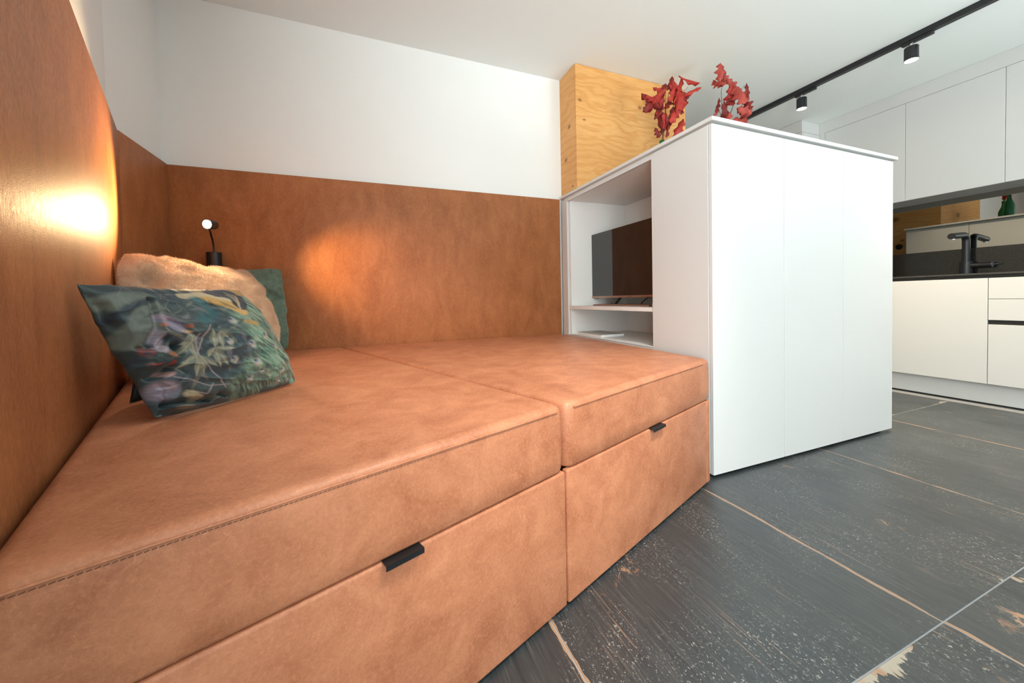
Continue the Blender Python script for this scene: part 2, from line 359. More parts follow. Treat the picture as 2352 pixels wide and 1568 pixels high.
# ------------------------------------------------------------------ white room-divider cabinet
cab=thing('divider_cabinet','tall white cabinet with a television niche and three front panels','cabinet',(2.06,1.8,0))
X0,X1,Y0,Y1=1.372,2.757,1.148,2.436
ZT0,ZT1=1.518,1.535
obj('top_slab',bx(X0-.010,X1+.022,Y0-.012,Y1+.002,ZT0,ZT1,bev=.0012,seg=1),WHITE,cab)
obj('recess_strip',bx(X0+.012,X1-.012,Y0+.02,Y1-.02,1.505,ZT0-.0005),WHITE_IN,cab)
W3=(X1-X0)/3
for k in range(3):
    obj('front_panel',bx(X0+W3*k+(.0015 if k else 0),X0+W3*(k+1)-(.0015 if k<2 else 0),Y0,Y0+.0175,.012,1.5105,bev=.0012,seg=1),WHITE,cab)
obj('left_panel',bx(X0,X0+.018,Y0+.0195,1.503,.012,1.5105,bev=.001,seg=1),WHITE,cab)
obj('left_stile',bx(X0,X0+.018,2.355,2.425,.012,1.4855,bev=.001,seg=1),WHITE,cab)
obj('top_rail',bx(X0+.002,X0+.02,1.5035,2.425,1.486,1.5045),WHITE,cab)
obj('lower_rail',bx(X0,X0+.018,1.5035,2.3545,.012,.5225),WHITE,cab)
obj('niche_side',bx(X0+.0185,1.885,2.3375,2.3545,.5,1.50),WHITE_IN,cab)
obj('niche_side',bx(X0+.0185,1.885,1.166,1.184,.5,1.50),WHITE_IN,cab)
obj('niche_back',bx(1.8795,1.895,1.1845,2.337,.5,1.50),WHITE_IN,cab)
obj('niche_ceiling',bx(X0+.0205,1.879,1.1845,2.337,1.486,1.50),WHITE_IN,cab)
obj('niche_floor',bx(X0+.001,1.879,1.5045,2.337,.5245,.529),WHITE_IN,cab)
obj('shelf',bx(X0+.004,1.879,1.1845,2.337,.7085,.730),WHITE_IN,cab)
obj('back_panel',bx(X0+.02,X1-.02,2.426,2.4355,.012,1.504),WHITE_IN,cab)
for k,(a,b) in enumerate(((Y0+.0185,1.922),(1.925,Y1-.011))):
    obj('kitchen_door',bx(X1-.018,X1,a,b,.03,1.5105,bev=.001,seg=1),WHITE,cab)
obj('plinth',bx(X0+.03,X1-.05,Y0+.03,Y1-.02,.0005,.0115),BLACK2,cab)

# television
tv=thing('television','flat black television with rose metal trim on the niche shelf','television',(1.6,1.93,.730))
XT=1.569
obj('housing',bx(XT+.002,XT+.03,1.514,2.341,.785,1.249,bev=.003),BLACK,tv)
obj('screen',bx(XT,XT+.0018,1.517,2.338,.797,1.2475),SCREEN,tv)
tr_=obj('trim_bar',bx(XT-.004,XT+.012,1.513,2.343,.7825,.7965,bev=.0015),COPPER,tv)
# illegible dark maker's mark on the trim
bm=bmesh.new()
for k,w in enumerate((.004,.003,.0045,.0035,.004,.003,.004)): box(bm,XT-.0046,XT-.0039,1.940-.006*k-w,1.940-.006*k,.7878,.7915)
obj('badge',bm,BLACK,tr_)
obj('indicator',bx(XT+.0,XT+.01,2.27,2.31,.7785,.782),BLACK,tv)
bm=bmesh.new()
for s in (0,):
    q=[(2.085,.741),(2.125,.741),(2.075,.784),(2.032,.784)]
    a=[bm.verts.new((XT+.004,y,z)) for y,z in q]; b=[bm.verts.new((XT+.03,y,z)) for y,z in q]
    bm.faces.new(a); bm.faces.new(b[::-1])
    for i in range(4): bm.faces.new((a[i],b[i],b[(i+1)%4],a[(i+1)%4]))
obj('stand_leg',bm,plain('tv_grey_metal',(.10,.11,.11),.3,.8),tv)
bm=bmesh.new()
q=[(2.085-.31,.741),(2.125-.31,.741),(2.175-.31,.784),(2.132-.31,.784)]
q=[(2*1.855-y,z) for y,z in ((2.085,.741),(2.125,.741),(2.075,.784),(2.032,.784))]
a=[bm.verts.new((XT+.004,y,z)) for y,z in q]; b=[bm.verts.new((XT+.03,y,z)) for y,z in q]
bm.faces.new(a); bm.faces.new(b[::-1])
for i in range(4): bm.faces.new((a[i],b[i],b[(i+1)%4],a[(i+1)%4]))
obj('stand_leg',bm,plain('tv_grey_metal',(.10,.11,.11),.3,.8),tv)
obj('stand_bar',bx(XT-.085,XT+.095,1.655,2.205,.7305,.7405,bev=.002),COPPER,tv)
cb=obj('cable',tube([(1.612,1.765,.800),(1.612,1.785,.789),(1.612,1.825,.770),(1.612,1.858,.752),(1.612,1.868,.7345)],.0032,8),BLACK,tv,smooth=True)
obj('cable',tube([(1.70,1.97,.800),(1.72,1.90,.778),(1.74,1.84,.765),(1.76,1.72,.745)],.0022,6),plain('grey_cable',(.35,.36,.35),.6),tv,smooth=True)
obj('cable',tube([(1.72,1.88,.800),(1.71,1.83,.778),(1.70,1.74,.752)],.0022,6),plain('grey_cable',(.35,.36,.35),.6),tv,smooth=True)
pb=obj('media_plug',bx(1.40,1.425,1.515,1.538,.7305,.749,bev=.002),WHITE); tag(pb,'tiny white plug beside the television foot on the shelf','plug')
# booklet in the niche
bk=thing('book','pale booklet with a grey cover lying on the niche bottom','book',(1.46,2.15,.529))
def book_quad(g): return [(1.392+g,1.985+g),(1.583-g,1.995+g),(1.588-g,2.262-g),(1.397+g,2.270-g)]
obj('pages',prism(book_quad(.002),.5305,.5455),plain('paper',(.85,.85,.84),.7),bk)
def make_cover():
    m=N('book_cover'); m.set(Base_Color=m.ramp(m.noise(m.co(),14,4),[(.4,(.33,.33,.30,1)),(.6,(.50,.48,.43,1))]),Roughness=.5); return m.m
CV=make_cover()
bm=prism(book_quad(0),.5456,.5472); prism(book_quad(0),.5292,.5303,bm=bm); obj('cover',bm,CV,bk)

# ------------------------------------------------------------------ reading lamp
lamp=thing('reading_lamp','black gooseneck wall lamp glowing on the leather back panel','lamp',(-.737,2.44,1.03))
obj('base',lathe([(.002,-.0385),(.032,-.0385),(.0335,-.037),(.0335,.037),(.032,.0385),(.002,.0385)],(-.737,2.403,1.028),32),BLACK,lamp,smooth=True)
HD=Vector((-.627,2.000,1.1426))
obj('stem',tube([(-.737,2.403,1.066),(-.737,2.402,1.10),(-.738,2.395,1.130),(-.735,2.365,1.155),(-.722,2.31,1.170),(-.70,2.22,1.172),(-.668,2.11,1.162),HD+Vector((-.006,.030,.004))],.0045,10),BLACK,lamp,smooth=True)
hdir=Vector((-.30,-.92,-.12)).normalized(); A=look(hdir)
obj('head',lathe([(.006,-.034),(.019,-.032),(.021,-.026),(.021,.012),(.019,.0125),(.018,.006)],HD,24,axis=A),BLACK,lamp,smooth=True)
obj('led',lathe([(.0005,.0065),(.0172,.0065),(.0172,.0085),(.012,.0115),(.0005,.0125)],HD,24,axis=A),LED,lamp,smooth=True)
def spot(name,loc,d,power,ang,blend,colr,r=.012):
    L=bpy.data.lights.new(name,'SPOT'); L.energy=power; L.spot_size=math.radians(ang); L.spot_blend=blend; L.color=colr; L.shadow_soft_size=r
    o=bpy.data.objects.new(name,L); COL.objects.link(o); o.location=loc; o.rotation_euler=Vector(d).to_track_quat('-Z','Y').to_euler(); return o
WARM=(1,.66,.33)
spot('lamp_beam',HD+hdir*.03,(-.46,-.86,.22),22,100,.7,WARM)
spot('lamp_spill',HD+hdir*.03,(.22,-.20,-.95),2.9,130,.8,(1,.76,.50))
spot('lamp_glow',HD+Vector((.035,0,-.01)),(.60,.42,-.175),22,58,1.0,(1,.60,.24))

# ------------------------------------------------------------------ ceiling track
XTR=3.29
track=thing('light_track','long black ceiling track running towards the kitchen','track light',(XTR,1.0,ZC))
bm=bx(XTR-.018,XTR+.018,-1.2,2.62,ZC-.034,ZC-.0005); obj('rail',bm,BLACK,track)
bm=bmesh.new()
for x in (-.009,.009): box(bm,XTR+x-.002,XTR+x+.002,-1.19,2.61,ZC-.0352,ZC-.0342)
obj('conductor',bm,plain('track_grey',(.10,.11,.11),.4),track)
def track_spot(y,label):
    s=thing('track_spotlight',label,'spotlight',(XTR,y,ZC-.035),'spotlights on the ceiling track')
    obj('adapter',bx(XTR-.015,XTR+.015,y-.10,y+.045,ZC-.052,ZC-.0357,bev=.003),BLACK,s)
    obj('stem',lathe([(.009,ZC-.075),(.009,ZC-.0525)],(XTR,y,0),12),CHROME,s,smooth=True)
    obj('head',lathe([(.004,ZC-.074),(.0325,ZC-.0755),(.034,ZC-.078),(.034,ZC-.158),(.032,ZC-.1585),(.031,ZC-.150)],(XTR,y,0),32),BLACK,s,smooth=True)
    obj('lens',lathe([(.0005,ZC-.1515),(.0305,ZC-.1515),(.0305,ZC-.155),(.0005,ZC-.1575)],(XTR,y,0),32),LED2,s,smooth=True)
    spot('spot_beam',(XTR,y,ZC-.162),(0,0,-1),48,100,.7,(1,.80,.56),.03)
track_spot(1.925,'farther black cylinder spotlight, near the wooden pier end of the track')
track_spot(1.285,'nearer and larger black cylinder spotlight on the ceiling track')
track_spot(.63,'unseen black cylinder spotlight added on the track beyond the right picture edge')  # extra unseen track spot, added to light the kitchen fronts

# ------------------------------------------------------------------ kitchen
XB,XU=3.875,4.14
def tall_cab():
    t=thing('tall_cabinet','white tall cabinet at the far end of the kitchen run','cabinet',(4.15,2.8,0))
    obj('carcass',bx(XB+.019,XW-.002,2.264,3.4,.001,2.309),WHITE,t)
    obj('upper_filler',bx(XB+.019,XW-.002,2.264,3.4,2.3115,ZC-.002),WHITE,t)
    for a,b in ((2.2645,2.83),(2.8335,3.4)):
        obj('door',bx(XB,XB+.0185,a,b,.152,2.309,bev=.001,seg=1),WHITE,t); obj('fascia',bx(XB,XB+.0185,a,b,2.3115,ZC-.002,bev=.001,seg=1),WHITE,t)
tall_cab()
def wall_cab(y0,y1,label):
    t=thing('wall_cabinet',label,'cabinet',(4.3,(y0+y1)/2,1.528),'white kitchen wall cabinets')
    obj('carcass',bx(XU+.0195,XW-.002,y0+.0005,y1-.0005,1.534,2.312),WHITE,t)
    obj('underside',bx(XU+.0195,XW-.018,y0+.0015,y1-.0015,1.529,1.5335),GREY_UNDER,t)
    obj('door',bx(XU,XU+.019,y0+.0011,y1-.0011,1.5275,2.3145,bev=.0012,seg=1),WHITE,t)
wall_cab(1.65,2.218,'leftmost white wall cabinet door, next to the tall unit')
wall_cab(1.14,1.65,'middle white wall cabinet above the black tap')
wall_cab(.54,1.14,'white wall cabinet cut by the right picture edge')
fp=obj('trim_1',bx(XU,XW-.002,.54,2.2625,2.3165,ZC-.001),WHITE); fp['kind']='structure'
fp=obj('trim_2',bx(XU,XW-.002,2.2195,2.2625,1.5275,2.316),WHITE); fp['kind']='structure'
def base_cab(y0,y1,label,drawers):
    t=thing('base_cabinet',label,'cabinet',(4.15,(y0+y1)/2,0),'white kitchen base cabinets')
    obj('carcass',bx(XB+.02,XW-.002,y0+.0005,y1-.0005,.15,.862),BLACK2,t)
    obj('toe_kick',bx(3.932,3.95,y0,y1,.012,.1495),WHITE,t)
    obj('toe_seal',bx(3.936,3.948,y0,y1,.0005,.0115),BLACK2,t)
    if not drawers:
        obj('door',bx(XB,XB+.0195,y0+.0016,y1-.0016,.1515,.8635,bev=.0012,seg=1),WHITE,t)
    else:
        for a,b in ((.7245,.8635),(.583,.7215),(.1515,.553)):
            obj('drawer',bx(XB,XB+.0195,y0+.0016,y1-.0016,a,b,bev=.0012,seg=1),WHITE,t)
        obj('grip_recess',bx(XB+.006,XB+.0195,y0+.0016,y1-.0016,.5535,.5825),BLACK2,t)
base_cab(1.131,1.70,'white base cabinet door under the sink tap',False)
base_cab(1.7005,2.26,'white base cabinet hidden partly behind the divider',False)
base_cab(.53,1.131,'white kitchen drawer unit with a dark grip slot',True)
wt=thing('worktop','thin dark granite worktop over the white base cabinets','worktop',(4.15,1.4,.864))
obj('slab',bx(3.867,XW-.001,.53,2.262,.8865,.8985,bev=.001,seg=1),GRANITE_M,wt)
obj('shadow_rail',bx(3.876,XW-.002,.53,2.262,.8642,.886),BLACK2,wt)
up=obj('granite_upstand',bx(4.432,XW-.001,.53,2.262,.899,1.113),GRANITE); tag(up,'polished black granite upstand behind the kitchen tap','splashback')
mi=obj('mirror_splashback',bx(4.438,XW-.001,.53,2.262,1.1135,1.5275),MIRROR); tag(mi,'grey tinted mirror splashback under the kitchen wall cabinets','mirror')
tap=thing('kitchen_tap','matt black kitchen tap with a side lever before the mirror','tap',(4.385,1.392,.8985))
TX,TY=4.385,1.392
obj('body',lathe([(.0325,.8987),(.0325,1.008),(.031,1.0095),(.024,1.0095)],(TX,TY,0),28),BLACK,tap,smooth=True)
pts=[(TX,TY,1.01),(TX,TY,1.10),(TX,TY,1.165)]
for k in range(1,8):
    a=k/8*math.pi/2; pts.append((TX-.045*(1-math.cos(a)),TY,1.168+.045*math.sin(a)))
pts+=[(TX-.05,TY,1.2125),(TX-.12,TY,1.206),(TX-.235,TY,1.195)]
obj('spout',tube(pts,.0225,20),BLACK,tap,smooth=True,angle=50)
obj('nozzle',lathe([(.012,0),(.012,.006),(.010,.007)],(TX-.215,TY,1.170),16),CHROME,tap,smooth=True)
lv=obj('lever',tube([(TX,TY-.02,.974),(TX,TY-.13,.974)],.020,20),BLACK,tap,smooth=True,angle=50)
obj('lever_cap',lathe([(.0005,0),(.0195,0),(.0195,.003),(.0005,.0035)],(TX,TY-.1302,.974),20,axis=look((0,-1,0))),plain('grey_cap',(.10,.13,.15),.35),lv,smooth=True)
obj('lever_pin',tube([(TX,TY-.134,.974),(TX+.006,TY-.160,.978)],.0035,8),BLACK,lv,smooth=True)

# ------------------------------------------------------------------ bottles and dried oak branches
def bottle(x,y,hh,label):
    k=hh/.285; b=thing('glass_bottle',label,'bottle',(x,y,ZT1),'green glass bottles on the cabinet')
    pr=[(.036,0),(.041,.004),(.0425,.02),(.0425,.145),(.040,.162),(.030,.190),(.020,.215),(.0155,.235),(.0145,.262),(.0165,.264),(.0165,.276),(.0145,.285),(.0115,.285),(.011,.262),(.012,.235),(.027,.190),(.037,.160),(.0385,.02),(.032,.008)]
    obj('glass',lathe([(r,ZT1+.0005+z*k) for r,z in pr],(x,y,0),12),GLASSG,b,smooth=True,angle=50)
B1=(1.862,1.937); B2=(2.245,1.794)
bottle(*B1,.285,'green glass bottle holding the left red branch, near the oak pier')
bottle(*B2,.315,'green glass bottle holding the right red branch, behind the cabinet corner')
def make_leafmat(name,a,b):
    m=N(name); m.set(Base_Color=m.ramp(m.noise(m.co(),28,4,.6),[(.35,a),(.65,b)]),Roughness=.55,Specular_IOR_Level=.3)
    m.bump(m.noise(m.co(),90,3),.3,.002); return m.m
LF=[make_leafmat('dried_leaf_red',(.30,.018,.014,1),(.45,.045,.030,1)), make_leafmat('dried_leaf_dark',(.13,.010,.010,1),(.24,.020,.016,1)), make_leafmat('dried_leaf_faded',(.29,.030,.024,1),(.42,.075,.055,1))]
TWIG=plain('twig',(.09,.03,.02),.8)
def branch(name, org, S, stems, leaves, label):
    """leaves = (x0,y0,x1,y1,width,curl,material,depth) in image pixels right/up of the bottle neck"""
    o=Vector((org[0],org[1],0)); vd=Vector((org[0],org[1],0)).normalized(); rt=Vector((vd.y,-vd.x,0))
    b=thing(name,label,'branch',(org[0],org[1],org[2]-.12),'dried red oak branches in bottles')
    P=lambda x,y,d: Vector((org[0],org[1],org[2]))+rt*x*S+Vector((0,0,1))*y*S-vd*d*S
    bm=bmesh.new()
    for st in stems: tube([P(*p) for p in st],[.0028-.0016*i/(len(st)-1) for i in range(len(st))],6,bm)
    obj('twig',bm,TWIG,b,smooth=True)
    for (xa,ya,xb,yb,w,curl,mi_,dp) in leaves:
        p=P(xa,ya,dp); q=P(xb,yb,dp+random.uniform(-6,6)); ax=(q-p); L=ax.length; ax.normalize()
        side=ax.cross(vd).normalized(); nn=side.cross(ax); tw=random.uniform(-.6,.6)
        s2=side*math.cos(tw)+nn*math.sin(tw); n2=s2.cross(ax)
        nu,nv=15,6; bm=bmesh.new(); G=[]
        ph=random.uniform(0,6)
        for i in range(nu+1):
            u=i/nu; env=max(.06,math.sin(math.pi*min(1,u*.93+.04))**.7*(1.0-.25*(1-u)))
            lobe=.66+.34*math.cos(2*math.pi*u*3.0+math.pi*.9)
            if i==nu: env*=.25
            row=[]
            for j in range(-nv,nv+1):
                t=j/nv; wd=w*1.3*S*.5*env*(1-(1-lobe)*abs(t)**1.5)
                a=curl*t; x=wd*(math.sin(a)/curl if abs(curl)>.05 else t); z=wd*((1-math.cos(a))/curl if abs(curl)>.05 else 0)
                z+=L*.10*math.sin(math.pi*u*1.1+ph)+L*.03*math.sin(7*u+3*t+ph)
                row.append(bm.verts.new(p+ax*(L*u)+s2*x+n2*z))
            G.append(row)
        for i in range(nu):
            for j in range(2*nv): bm.faces.new((G[i][j],G[i+1][j],G[i+1][j+1],G[i][j+1]))
        lo=obj('leaf',bm,LF[mi_],b,smooth=True,angle=180)
        md=lo.modifiers.new('thick','SOLIDIFY'); md.thickness=.0006
S1=math.hypot(*B1)/.92/850  # leaf and stem unit: one image pixel at the bottle's distance
l1=[(0,18,-8,90,20,1.2,1,0),(-2,60,-36,98,26,1.5,1,2),(8,95,-30,62,34,1.8,0,6),(-5,80,-35,58,20,1.0,1,4),(4,86,-8,48,20,1.2,0,3),
    (14,104,38,46,36,1.4,0,8),(10,96,20,120,14,1.0,1,0),(2,92,8,110,18,1.0,1,2),(-15,104,6,92,14,1.3,0,3),(30,112,66,94,16,2.2,0,4),(28,72,68,84,15,1.8,0,6),
    (22,112,34,80,20,1.6,0,5),(34,88,42,58,22,1.2,1,1),(30,64,16,28,26,1.4,0,3),(38,40,22,0,24,1.2,0,-8),(22,60,40,48,16,1.0,1,0),(-12,26,-4,8,14,1.0,1,3),
    (24,62,33,115,17,1.7,0,6),(26,40,31,86,20,1.4,0,5),(-8,70,-26,94,22,1.4,0,7),(8,20,2,52,14,1.2,0,4),(14,24,20,62,14,1.3,1,3),
    (6,56,0,14,14,1.0,0,2),(10,44,6,6,12,1.3,1,4),(16,84,8,58,18,1.0,1,-2),(-22,84,-28,66,14,1.0,1,5),(24,96,14,66,18,1.2,0,9),(2,70,-12,40,12,.9,1,6),(14,36,22,58,10,1,1,1)]
branch('dried_branch',(B1[0],B1[1],1.815),S1,[[(0,-40,0),(0,0,0),(4,40,0),(12,84,0),(22,112,1)],[(0,-30,0),(1,10,2),(-6,60,2),(-28,84,3)],[(0,-30,0),(4,20,1),(24,70,1),(46,92,2)],[(0,0,0),(6,50,-1),(8,104,0)]],l1,
       'left bunch of curled dried red oak leaves in the bottle before the pier')
S2=math.hypot(*B2)/.92/850
l2=[(2,58,-14,76,20,1.0,2,2),(-4,66,-2,100,22,.9,2,3),(0,84,8,64,18,1.0,2,1),(-12,70,6,56,18,1.2,2,4),(8,70,22,44,18,1.0,2,0),(20,52,34,14,34,1.0,2,6),(14,54,16,20,26,1.1,0,4),
    (36,50,40,22,12,1.0,1,3),(38,20,30,-14,22,1.2,1,0),(30,26,42,2,20,1.0,1,4),(22,10,44,-4,22,1.0,2,8),(-2,-10,38,-18,24,.9,2,9),(-4,20,-22,-4,9,1.6,2,0),(-6,40,-10,14,10,1.4,1,1),
    (2,30,8,-10,18,1.2,1,2),(-10,-2,0,-24,16,1.0,1,3),(12,6,4,-28,20,1.0,2,5),(30,-10,18,-36,24,1.0,2,4),(6,-6,-8,-34,18,1.1,1,2),(20,34,6,24,14,1.0,1,3)]
branch('dried_branch',(B2[0],B2[1],1.955),S2,[[(8,-90,0),(6,-40,0),(0,0,0),(-2,50,0),(4,84,1)],[(6,-40,0),(10,0,1),(22,36,1),(34,50,2)],[(6,-60,0),(4,-10,0),(-8,24,0),(-22,-2,0)]],l2,
       'right bunch of faded dried red oak leaves above the cabinet corner')

# ------------------------------------------------------------------ cushions
def seg_d(S,T,a,b):
    ax,ay=a; bx_,by=b; dx,dy=bx_-ax,by-ay; L=dx*dx+dy*dy+1e-9
    k=np.clip(((S-ax)*dx+(T-ay)*dy)/L,0,1); return np.hypot(S-ax-k*dx,T-ay-k*dy)
def poly_d(S,T,pts): return np.min([seg_d(S,T,a,b) for a,b in zip(pts,pts[1:])],axis=0)
_lat=rng.random((64,64))
def vnoise(x,y):
    xi=np.floor(x).astype(int); yi=np.floor(y).astype(int); fx=x-xi; fy=y-yi; fx=fx*fx*(3-2*fx); fy=fy*fy*(3-2*fy)
    g=lambda a,b:_lat[a%64,b%64]
    return (g(xi,yi)*(1-fx)+g(xi+1,yi)*fx)*(1-fy)+(g(xi,yi+1)*(1-fx)+g(xi+1,yi+1)*fx)*fy
def fbm(x,y,o=4): return sum(vnoise(x*2**k+17*k,y*2**k+31*k)*.5**k for k in range(o))/sum(.5**k for k in range(o))
def pillow(name,TL,TR,BR,BL,n,tf,tb,bow,wr,mat,parent,paint=None,p=2.6,corner=.0,edge=0.0,seed=0):
    """two bulging sheets sewn along their rim; (s,t) runs right and down over the face"""
    TL,TR,BR,BL=[np.array(q,float) for q in (TL,TR,BR,BL)]
    e=np.linspace(0,1,n+1); e=.5-.5*np.cos(np.pi*e)*(.35)-.5*.65*(1-2*e); S,T=np.meshgrid(e,e)
    bt,br,bb,bl=bow
    sx=S+ (bl*np.sin(np.pi*T))*(1-S) - (br*np.sin(np.pi*T))*S
    tx=T+ (bt*np.sin(np.pi*S))*(1-T) - (bb*np.sin(np.pi*S))*T
    cs=corner*np.abs(2*T-1)**5; ct=corner*np.abs(2*S-1)**5
    sx=.5+(sx-.5)*(1-cs); tx=.5+(tx-.5)*(1-ct)
    wob=lambda a,k:edge*((fbm(a*7+seed+k*3.7,a*0+k*1.9+seed,3)-.5)*2)*np.sin(np.pi*np.clip(a,0,1))**.5
    sx=sx+wob(T,1)*(1-S)**3+wob(T,2)*S**3; tx=tx+wob(S,3)*(1-T)**3+wob(S,4)*T**3*.3
    q=lambda s,t:(1-s)[...,None]*((1-t)[...,None]*TL+t[...,None]*BL)+s[...,None]*((1-t)[...,None]*TR+t[...,None]*BR)
    base=q(sx,tx)
    nrm=np.cross(TR-TL,BL-TL)+np.cross(BR-BL,BR-TR); nrm/=np.linalg.norm(nrm); nrm=-nrm
    if nrm[:2]@np.array([0,-1.0])+nrm[0]*.4<0: nrm=-nrm
    env=((1-np.abs(2*S-1)**p)*(1-np.abs(2*T-1)**p)).clip(0)**.62
    rim=np.minimum(np.minimum(S,1-S),np.minimum(T,1-T))
    W=wr(S,T)*np.clip(rim/.06,0,1) if wr else 0
    front=base+nrm*(env*tf+W)[...,None]; backp=base-nrm*(env*tb)[...,None]
    V=list(map(tuple,front.reshape(-1,3))); m=n+1; idx=np.arange(m*m).reshape(m,m); bidx=idx.copy(); k=m*m
    for i in range(1,n):
        for j in range(1,n): bidx[i,j]=k; k+=1; V.append(tuple(backp[i,j]))
    F=[]
    for i in range(n):
        for j in range(n):
            F.append((idx[i,j],idx[i+1,j],idx[i+1,j+1],idx[i,j+1])); F.append((bidx[i,j],bidx[i,j+1],bidx[i+1,j+1],bidx[i+1,j]))
    me=bpy.data.meshes.new(name); me.from_pydata(V,[],[tuple(int(a) for a in f) for f in F]); me.update()
    for pl in me.polygons: pl.use_smooth=True
    if paint is not None:
        Cc=paint(S,T).reshape(-1,3); full=np.ones((len(V),4)); full[:m*m,:3]=Cc; full[m*m:,:3]=(.006,.030,.055)
        at=me.color_attributes.new('print','FLOAT_COLOR','POINT'); at.data.foreach_set('color',full.astype(np.float32).ravel())
    o=link(name,me,mat,parent)
    return o,front,base,nrm,(S,T,V,F,m)
def fur(par,front,count,length,width,mat,lie,name='pile'):
    """short single-blade hairs standing on the face of a cushion"""
    n=front.shape[0]-1
    i=rng.random(count)*n; j=rng.random(count)*n; a=i.astype(int).clip(0,n-1); b=j.astype(int).clip(0,n-1); fi=(i-a)[:,None]; fj=(j-b)[:,None]
    p=front[a,b]*(1-fi)*(1-fj)+front[a+1,b]*fi*(1-fj)+front[a,b+1]*(1-fi)*fj+front[a+1,b+1]*fi*fj
    du=front[a,b+1]-front[a,b]; dv=front[a+1,b]-front[a,b]; nr=np.cross(dv,du); nr/=np.linalg.norm(nr,axis=1)[:,None]+1e-9
    c=(front[n//2,n//2]-front[[0,0,-1,-1],[0,-1,0,-1]].mean(0)); nr*=np.sign((nr@c).mean())
    d=nr+np.array(lie)[None]+rng.normal(0,.35,(count,3)); d/=np.linalg.norm(d,axis=1)[:,None]
    sd=np.cross(d,rng.normal(0,1,(count,3))); sd/=np.linalg.norm(sd,axis=1)[:,None]
    L=length*(.6+.6*rng.random(count))[:,None]
    V=np.stack([p-sd*width,p+sd*width,p+d*L],1).reshape(-1,3)
    me=bpy.data.meshes.new(name); me.vertices.add(len(V)); me.vertices.foreach_set('co',V.astype(np.float32).ravel())
    me.loops.add(len(V)); me.loops.foreach_set('vertex_index',np.arange(len(V),dtype=np.int32)); me.polygons.add(count)
    me.polygons.foreach_set('loop_start',np.arange(0,3*count,3,dtype=np.int32)); me.update(calc_edges=True)
    o=link(name,me,mat,par); o['kind']='stuff'; return o
def plush(name,a,b,sc):
    m=N(name); m.set(Base_Color=m.ramp(m.noise(m.co(),sc,4,.6),[(.35,a),(.65,b)]),Roughness=.9,Specular_IOR_Level=.15,Sheen_Weight=.35,Sheen_Roughness=.5)
    m.bump(m.noise(m.co(),260,3),.6,.002); return m.m
GREENP=plush('sage_plush',(.125,.195,.150,1),(.20,.295,.225,1),30); BEIGE=plush('cream_faux_fur',(.74,.50,.31,1),(.86,.64,.45,1),22); BEIGEH=plush('cream_fur_tips',(.80,.57,.38,1),(.90,.71,.52,1),22)
# sage green cushion on the back panel
gw=lambda S,T:.012*(fbm(S*5,T*7)-.5)*2-.014*np.exp(-(poly_d(S,T,[(.62,.22),(.80,.33),(1,.40)])/.05)**2)+.010*np.exp(-(poly_d(S,T,[(.55,.10),(.8,.22),(1,.30)])/.06)**2)
go,gf,_,_,_=pillow('cushion',(-.86,2.40,.972),(-.420,2.385,.994),(-.388,2.330,.529),(-.85,2.32,.529),80,.060,.020,(.02,.015,.03,.02),gw,GREENP,None,corner=.07,edge=.035,seed=3)
tag(go,'sage green plush cushion leaning on the back leather panel','cushion','loose cushions in the sofa corner')
fur(go,gf,26000,.006,.0007,GREENP,(.2,0,-.5))
# cream faux-fur cushion across the corner
bwv=lambda S,T:0.020*(fbm(S*6+3,T*5)-.5)*2-.030*np.exp(-(np.hypot((S-.12)*1.3,T-.26)/.055)**2)-.014*np.exp(-(poly_d(S,T,[(.13,.25),(.22,.12),(.3,.0)])/.05)**2)+.012*np.exp(-(np.hypot(S-.05,T-.1)/.10)**2)
bo,bf,_,_,_=pillow('cushion',(-.805,1.710,1.000),(-.556,2.310,.974),(-.372,2.045,.538),(-.735,1.600,.538),90,.075,.050,(.045,-.05,.02,.0),bwv,BEIGE,None,corner=.09,edge=.06,seed=11)
tag(bo,'cream faux fur cushion between the green and the peacock cushions','cushion','loose cushions in the sofa corner')
fur(bo,bf,90000,.009,.0005,BEIGEH,(-.25,-.2,-.55))
# hidden dark blue cushion
NAVY=N('navy_satin'); NAVY.set(Base_Color=(.010,.028,.045,1),Roughness=.4,Sheen_Weight=.2); NAVY=NAVY.m
no,_,_,_,_=pillow('cushion',(-.600,1.330,.765),(-.430,1.640,.765),(-.37,1.60,.529),(-.598,1.300,.529),30,.03,.04,(.03,.03,.03,.03),None,NAVY,None)
tag(no,'dark navy cushion almost hidden behind the peacock cushion, one corner out','cushion','loose cushions in the sofa corner')
